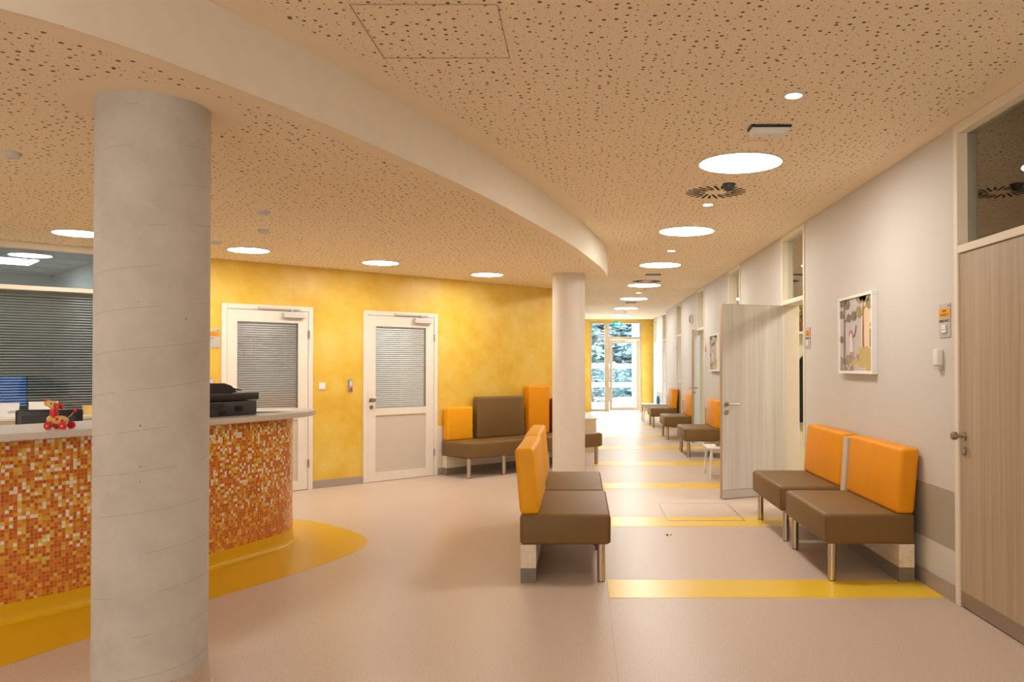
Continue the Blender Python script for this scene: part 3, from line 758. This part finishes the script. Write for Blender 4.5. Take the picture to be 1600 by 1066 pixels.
for x in (.040, -.044):
    for s in (-1, 1):
        m = MB(); m.cyl((x, s*.030, .0215), (x, s*.048, .0215), .0215, n=28, bev=.003); wh = m.build('wheel', M_red, t, smooth=True)
        m = MB(); m.cyl((x, s*.048, .0215), (x, s*.050, .0215), .006, n=12); m.build('hub', M_toy, wh)
m = MB(); m.cyl((-.05, 0, .066), (-.078, 0, .092), .002, n=8); tl = m.build('tail', M_steel, t)
m = MB(); m.ball((-.090, 0, .108), .010, (.8, .8, 1.7), M=Matrix.Rotation(-.7, 4, 'Y')); m.build('tail_bead', M_red, tl, smooth=True)
t = thing('pen', 'black pen standing tilted at the left edge of the counter', 'pen', (-3.30, 4.62, 1.0385))
m = MB(); m.lathe([(.0, 0), (.022, 0), (.024, .004), (.008, .010), (0, .010)], 20); m.build('base', M_black, t, smooth=True)
m = MB(); m.cyl((0, 0, .008), (-.022, 0, .075), .005, .008, n=12); m.build('barrel', M_black, t, smooth=True)
m = MB(); m.ball((0, 0, .008), .01, (2, 1.2, .6)); tag(m.build('clip', M_red, loc=(-2.80, 4.90, 1.0385), smooth=True), 'small dark red object on the counter beside the concrete column', 'small object')
# back shelf under the glazing
t = thing('back_counter', 'pale back counter under the reception glazing', 'counter', W(0), A)
m = MB(); m.box(-4.6, G1-.1, -.42, -.022, .925, .95, .004); m.build('worktop', M_top, t)
m = MB(); m.box(-4.55, G1-.15, -.38, -.03, 0, .925); m.build('body', M_cream, t)
def onwall_px(px, d=-.25):     # station along the wall for a column of the photo
    kx = (px-908)/1280; b = WP+NN*d
    return (kx*b.y-b.x)/(T.x-kx*T.y)
s = onwall_px(10); p = W(s, -.25)
t = thing('notice_card', 'white standing card with black print on the back counter', 'sign', (p.x, p.y, .951), .3)
m = MB(); m.box(-.095, .095, 0, .003, 0, .125, M=Matrix.Rotation(-.15, 4, 'X')); m.build('card', M_paper, t)
text('UNS', .035, 'print', M_ink, t, Matrix.Rotation(-.15, 4, 'X') @ Matrix.Translation((.045, -.001, .045)) @ Matrix.Rotation(PI/2, 4, 'X'))
s = onwall_px(138); p = W(s, -.25)
t = thing('cup', 'yellow cup on the back counter beside the concrete column', 'cup', (p.x, p.y, .951))
m = MB(); m.lathe([(0, 0), (.034, 0), (.047, .085), (.043, .085), (.031, .006), (0, .006)], 24); m.build('body', plain('yellow_ceramic', (.75, .52, .18), .4), t, smooth=True)
s = onwall_px(72); p = W(s, -.15)
t = thing('document_holder', 'white papers standing on the back counter behind the black chair', 'paper', (p.x, p.y, .951), .45)
m = MB(); m.box(-.11, .11, 0, .02, 0, .125, .002); m.build('sheets', M_paper, t)
# office chair
t = thing('office_chair', 'black office chair behind the reception counter', 'chair', (-3.72, 5.72, 0), math.radians(30))
m = MB(); m.box(-.22, .22, -.22, .22, .46, .53, .03, 3); m.build('seat', M_blackc, t, smooth=True)
m = MB(); m.box(-.205, .205, .20, .235, .62, 1.085, .016, 3)
m.build('backrest', M_black, t, smooth=True)
m = MB(); m.box(-.165, .165, .190, .201, .68, 1.04, .004); m.build('back_pad', M_black2, t)
m = MB(); m.box(-.03, .03, .18, .26, .44, .70, .005); m.build('back_support', M_black, t)
m = MB(); m.cyl((0, 0, .12), (0, 0, .46), .028); m.build('gas_lift', M_black2, t)
m = MB()
for i in range(5):
    a = 2*PI*i/5; m.cyl((0, 0, .11), (.29*math.cos(a), .29*math.sin(a), .07), .024, .014, n=12)
m.build('star_base', M_black, t)
for i in range(5):
    a = 2*PI*i/5; m = MB(); c = Vector((.29*math.cos(a), .29*math.sin(a), .03)); d = Vector((-math.sin(a), math.cos(a), 0))*.02
    m.cyl(c-d, c+d, .03, n=16); m.build('castor', M_black, t)
# ------------------------------------------------------------------ yellow wall fittings
def on_yellow(px): 
    kx = (px-908)/1280; return (kx*WP.y-WP.x)/(T.x-kx*T.y)
t = thing('light_switch', 'square white switch on the yellow wall between the two doors', 'switch', W(on_yellow(503), 0, 1.165), A)
m = MB(); m.box(-.041, .041, -.010, 0, -.041, .041, .003); m.build('plate', M_white, t)
m = MB(); m.box(-.028, .028, -.014, -.010, -.028, .028, .002); m.build('rocker', M_paper, t)
def reader(px, z, label):
    t = thing('card_reader', label, 'card reader', W(on_yellow(px), 0, z), A, 'card readers on the yellow wall')
    m = MB(); m.box(-.027, .027, -.022, 0, -.072, .072, .008, 3); m.build('housing', M_grey, t, smooth=True)
    m = MB(); m.box(-.018, .018, -.025, -.021, -.005, .055, .002); m.build('face', M_lgrey, t)
    m = MB(); m.box(-.015, .015, -.025, -.021, -.055, -.03); m.build('sensor', M_red, t)
reader(547, 1.165, 'grey oblong card reader on the yellow wall left of the right door')
reader(329, 1.20, 'grey card reader on the yellow wall just above the printer')
def sign(name_lab, loc, rz, w_, h_, lines, switch=False):
    t = thing('door_sign', name_lab, 'sign', loc, rz, 'room signs')
    m = MB(); m.box(-w_/2, w_/2, -.006, 0, 0, h_, .0015); m.build('plate', M_signg, t)
    m = MB(); m.box(-w_/2, w_/2, -.008, -.006, h_*.60, h_*.86); m.build('orange_band', M_signo, t)
    R = Matrix.Rotation(PI/2, 4, 'X')
    text(lines[0], h_*.10, 'band_text', M_inko, t, Matrix.Translation((0, -.0085, h_*.78)) @ R)
    text(lines[1], h_*.10, 'band_text', M_inko, t, Matrix.Translation((0, -.0085, h_*.67)) @ R)
    text(lines[2], h_*.12, 'plate_text', M_ink, t, Matrix.Translation((-.005, -.0065, h_*.49)) @ R)
    m = MB(); m.box(w_*.32, w_*.42, -.007, -.006, h_*.91, h_*.95); m.build('mark', M_ink, t)
    if switch:
        m = MB(); m.box(-.03, .03, -.016, -.006, h_*.13, h_*.38, .003); m.build('slider', M_white, t)
        m = MB(); m.box(-.028, .028, -.018, -.016, h_*.235, h_*.245); m.build('slider_groove', M_grey, t)
s = on_yellow(331)
sign('grey and orange room sign on the yellow wall beside the concrete column', W(s, 0, 1.585), A, .16, .20, ('AMBULANCE', 'ORDINACE', 'DETI'))
R_ = -PI/2
sign('grey and orange room sign beside the large near door on the right', (RX, 4.965, 1.57), R_, .15, .205, ('DVERE', 'ORDINACE', 'AMBULANCE'), True)
sign('grey and orange room sign beside the open door', (RX, 7.96, 1.565), R_, .15, .205, ('DVERE', 'ORDINACE', 'AMBULANCE'), True)
sign('distant grey and orange room sign beside the half-open grey door', (RX, 14.5, 1.56), R_, .15, .205, ('DVERE', 'ORDINACE', 'AMBULANCE'), True)
t = thing('wall_sensor', 'small white wall unit under the room sign by the near door', 'wall unit', (RX, 5.03, 1.40), R_)
m = MB(); m.box(-.035, .035, -.038, 0, 0, .10, .008, 3); m.build('housing', M_white, t, smooth=True)
m = MB(); m.box(-.026, .026, -.030, 0, -.025, .0, .003); m.build('lower_part', M_panel, t)
t = thing('wall_display', 'small black and white wall device high beyond the half-open door', 'wall device', (RX, 16.3, 2.25), R_)
m = MB(); m.box(-.08, .08, -.05, 0, 0, .16, .006); m.build('housing', M_white, t)
m = MB(); m.box(-.055, .082, -.058, -.048, .015, .145, .004); m.build('display', M_black, t)
# framed pictures
def picture(label, yfar, w_, h_, z0, seed=1):
    rnd = random.Random(seed)
    t = thing('framed_picture', label, 'picture', (RX, yfar, z0), R_)
    m = MB(); b = .022
    for q_ in ((0, w_, 0, b), (0, w_, h_-b, h_), (0, b, b, h_-b), (w_-b, w_, b, h_-b)): m.box(q_[0], q_[1], -.045, -.001, q_[2], q_[3], .002)
    m.build('frame', M_paper, t)
    def mt(n, c): return plain(n, c, .7)
    P_sky = mt('print_grey_sky', (.55, .50, .50)); P_warm = mt('print_warm_sky', (.80, .62, .42)); P_gr = mt('print_grey_hill', (.30, .26, .23)); P_y = mt('print_yellow_hill', (.55, .42, .16)); P_pale = mt('print_pale_hill', (.55, .50, .43))
    P_tr = mt('print_trunk', (.20, .14, .10)); P_tr2 = mt('print_brown_trunk', (.34, .18, .09)); P_lf = mt('print_leaf', (.20, .17, .10)); P_lf2 = mt('print_olive_leaf', (.34, .27, .12)); P_rd = mt('print_red_hair', (.50, .18, .12)); P_wh = mt('print_white', (.70, .66, .62))
    def flat(pts, mi, z_): 
        m.poly([(min(max(x, .02), w_-.02), -.030-z_*.0004, min(max(y, .02), h_-.02)) for x, y in pts], mi)
    m = MB(); mats = [P_sky, P_warm, P_gr, P_y, P_pale, P_tr, P_tr2, P_lf, P_lf2, P_rd, P_wh]
    def rect(x0, x1, y0, y1, mi, l): flat([(x0*w_, y0*h_), (x1*w_, y0*h_), (x1*w_, y1*h_), (x0*w_, y1*h_)], mi, l)
    rect(.02, .72, .02, .98, 0, 0); rect(.66, .98, .02, .98, 1, 1)
    def hill(x0, x1, y, amp, mi, l, ph):
        n = 14; pts = [((x0+(x1-x0)*i/n)*w_, (y+amp*math.sin(i*.9+ph)+amp*.5*math.sin(i*2.3+ph))*h_) for i in range(n+1)]
        for i in range(n): flat([(pts[i][0], .02*h_), (pts[i+1][0], .02*h_), pts[i+1], pts[i]], mi, l)
    hill(.02, .98, .33, .012, 4, 2, 0); hill(.60, .98, .33, .02, 3, 3, 1); hill(.02, .60, .22, .03, 2, 4, 2); hill(.30, .98, .17, .03, 3, 5, 4); hill(.10, .80, .10, .03, 4, 6, .5); hill(.02, .45, .08, .03, 2, 7, 3)
    def blob(cx, cy, r, mi, l):
        n = 16; flat([((cx)*w_+r*w_*(1+.12*math.sin(5*k_))*math.cos(2*PI*k_/n), cy*h_+r*w_*.62*math.sin(2*PI*k_/n)) for k_ in range(n)], mi, l)
    def tree(cx, y0, top, wd, mi, ml, bl, l):
        flat([((cx-wd)*w_, y0*h_), ((cx+wd)*w_, y0*h_), ((cx+wd*.5)*w_, top*h_), ((cx-wd*.5)*w_, top*h_)], mi, l)
        for bx, by, r in bl:
            flat([(cx*w_, (by-.06)*h_), (cx*w_, (by-.045)*h_), (bx*w_, by*h_+.004), (bx*w_, by*h_-.002)], mi, l)
            blob(bx, by, r, ml, l+1)
    tree(.16, .10, .95, .022, 5, 7, [(.07, .93, .07), (.25, .90, .08), (.06, .78, .07), (.30, .72, .07), (.45, .74, .08), (.07, .45, .06), (.18, .96, .06)], 8)
    tree(.72, .33, .95, .022, 6, 8, [(.62, .96, .09), (.80, .96, .10), (.60, .78, .09), (.90, .86, .09), (.72, .97, .10)], 8)
    rect(.90, .97, .33, .55, 6, 9); rect(.915, .955, .58, .62, 5, 9)
    blob(.36, .52, .055, 9, 10); flat([(.32*w_, .28*h_), (.46*w_, .28*h_), (.41*w_, .50*h_), (.34*w_, .50*h_)], 10, 10); blob(.37, .50, .03, 10, 11)
    flat([(.42*w_, .46*h_), (.50*w_, .50*h_), (.53*w_, .62*h_), (.515*w_, .62*h_), (.48*w_, .51*h_), (.42*w_, .48*h_)], 5, 10)
    rect(.35, .37, .20, .28, 9, 10); rect(.41, .43, .20, .28, 9, 10)
    m.build('print', mats, t)
    m = MB(); m.box(.01, w_-.01, -.028, -.002, .01, h_-.01); m.build('backing', M_paper, t)
    return t
picture('white-framed landscape print with trees above the nearest right-wall benches', 6.90, .80, .625, 1.335)
picture('white-framed print on the right wall partly hidden behind the open door', 13.85, .80, .60, 1.31, 2)

# ------------------------------------------------------------------ inside the open room
t = thing('wall_shelf', 'white wall shelf seen through the open doorway', 'shelf', (2.85, 10.3, 1.79))
m = MB(); m.box(-.4, .4, -.22, 0, 0, .03, .003); m.build('board', M_white, t)
for s in (-.3, .3):
    m = MB(); m.box(s-.01, s+.01, -.18, 0, -.12, 0); m.build('bracket', M_white, t)
t = thing('dried_flowers', 'yellow and brown dried flowers on the shelf in the open room', 'plant', (2.76, 10.18, 1.8205))
m = MB(); m.lathe([(0, 0), (.05, 0), (.07, .06), (.05, .13), (.045, .13), (.06, .06), (.04, .01), (0, .01)], 20); m.build('vase', plain('terracotta', (.35, .14, .05), .6), t, smooth=True)
m = MB()
for i in range(60):
    a = random.random()*2*PI; r = random.random()*.13; zz = .16+random.random()*.26
    m.ball((r*math.cos(a), r*math.sin(a)*.6, zz), .022, (1, 1, .7), n=6)
m.build('blooms', plain('dried_yellow', (.50, .30, .04), .8, var=.4), t)
m = MB()
for i in range(24):
    a = random.random()*2*PI; r = random.random()*.12
    m.cyl((0, 0, .1), (r*math.cos(a), r*math.sin(a)*.6, .2+random.random()*.2), .003, n=5)
m.build('stems', plain('stem_green', (.15, .13, .04), .8), t)
t = thing('coat', 'black coat hanging on the wall inside the open room', 'coat', (2.80, 10.27, .70))
m = MB(); b = bmesh.new()
pr = [(-.16, 0), (.20, -.02), (.24, .45), (.15, .74), (.03, .82), (-.03, .82), (-.14, .68), (-.15, .4)]
va = [b.verts.new((x, -.10+.03*math.sin(i*2.1), z)) for i, (x, z) in enumerate(pr)]; vb = [b.verts.new((x*1.05, -.003, z)) for x, z in pr]
b.faces.new(va[::-1]); b.faces.new(vb)
for i in range(8): b.faces.new((va[i], va[(i+1) % 8], vb[(i+1) % 8], vb[i]))
bmesh.ops.bevel(b, geom=b.edges[:], offset=.015, segments=2, affect='EDGES')
m.merge(b); m.build('cloth', M_blackc, t, smooth=True)
m = MB(); m.cyl((0, -.05, .84), (0, 0, .84), .008); m.build('hook', M_steel, t)

# ------------------------------------------------------------------ daylight side, outside the glazed end
def leaves(name, mat, c, ext, n, size, seed, label, cat, group=None):
    rnd = random.Random(seed); bm = bmesh.new()
    for i in range(n):
        while True:
            p = Vector((rnd.uniform(-1, 1), rnd.uniform(-1, 1), rnd.uniform(-1, 1)))
            if p.length < 1 and p.length > .45: break
        p = Vector((c[0]+p.x*ext[0], c[1]+p.y*ext[1], max(.05, c[2]+p.z*ext[2])))
        R = Matrix.Rotation(rnd.random()*6.28, 3, 'Z') @ Matrix.Rotation(rnd.uniform(-1.2, 1.2), 3, 'X'); s = size*rnd.uniform(.6, 1.4)
        bm.faces.new([bm.verts.new(p+R @ Vector(v)*s) for v in ((-.5, 0, 0), (0, -.28, .08), (.6, 0, 0), (0, .28, .08))])
    me = bpy.data.meshes.new(name); bm.to_mesh(me); bm.free(); me.materials.append(mat)
    t = thing(name, label, cat, (0, 0, 0), group=group)
    o = bpy.data.objects.new('foliage', me); link(o); o.parent = t
    m = MB(); m.cyl((c[0], c[1], 0), (c[0]+.1, c[1], c[2]+ext[2]*.3), .09, .05, n=10); m.build('trunk', plain('bark', (.12, .09, .06), .9), t)
    return t
def leafm(n, a, b):
    q = N(n, Roughness=.6); q.base(q.mix(q.noise(1.6, 3), a, b))
    return q.m
LM1 = leafm('leaf_green', (.035, .072, .070), (.065, .125, .118)); LM2 = leafm('leaf_bluegreen', (.035, .072, .080), (.065, .125, .138))
leaves('tree', LM1, (-1.6, 33.5, 2.2), (2.3, 1.5, 3.0), 13000, .36, 1, 'leafy tree behind the left side of the end glazing', 'tree', 'trees outside')
leaves('tree', LM2, (1.9, 37.2, 2.4), (2.6, 1.5, 3.4), 16000, .36, 2, 'leafy tree behind the glass of the end door', 'tree', 'trees outside')
leaves('shrub', LM2, (.4, 31.3, .75), (1.6, .8, .8), 3000, .13, 3, 'low shrub outside below the white fence rails', 'shrub')
M_outw = plain('outside_white', (.85, .85, .86), .7)
t = thing('garden_fence', 'white outdoor fence with two broad rails beyond the end door', 'fence', (0, 29.6, 0))
for z in (1.30, .62):
    m = MB(); m.box(-2.5, 1.95, 0, .05, z, z+.16, .01); m.build('rail', M_outw, t)
for x in (-2.4, -.9, 1.9):
    m = MB(); m.box(x, x+.06, .051, .11, 0, 1.5); m.build('post', M_outw, t)
m = MB(); m.box(2.05, 2.3, 27.5, 33, -.2, 5); tag(m.build('outside_wall', M_outw), 'bright white building wall outside right of the end door', 'wall')
m = MB(); m.box(-8, 8, FY+.2, 40, .001, .012); tag(m.build('paving', M_outw), 'bright pale paving outside the glazed end', 'paving', kind='structure')

# ------------------------------------------------------------------ unseen area lights added to fill the hall and side rooms
def area(loc, size, power, col, rot=(0, 0, 0), shape='SQUARE', sy=None):
    l = bpy.data.lights.new('added_fill_light', 'AREA'); l.energy = power; l.color = col; l.shape = 'RECTANGLE' if sy else shape; l.size = size
    if sy: l.size_y = sy
    o = bpy.data.objects.new('added_fill_light', l); link(o); o.location = loc; o.rotation_euler = rot; return o
area((-2.6, -3.9, 1.6), 5.0, 90, (1, .96, .9), (PI/2, 0, 0), sy=2.0)  # added fill from behind the camera, standing in for window daylight
area((3.7, 8.4, HI-.03), .6, 40, (1, .95, .85))  # added to light the side rooms, no fixture modelled
area((3.7, 4.4, HI-.03), .6, 3, (1, .9, .75))
for y in (12, 15.5, 18.8, 22): area((3.9, y, HI-.03), .6, 40, (.85, .93, 1))
p = W(.5, 2.0, 2.57); area(p, .6, 16, (1, .93, .86), (0, 0, A))
p = W(2.4, 2.0, 2.57); area(p, .6, 30, (1, .93, .86), (0, 0, A))
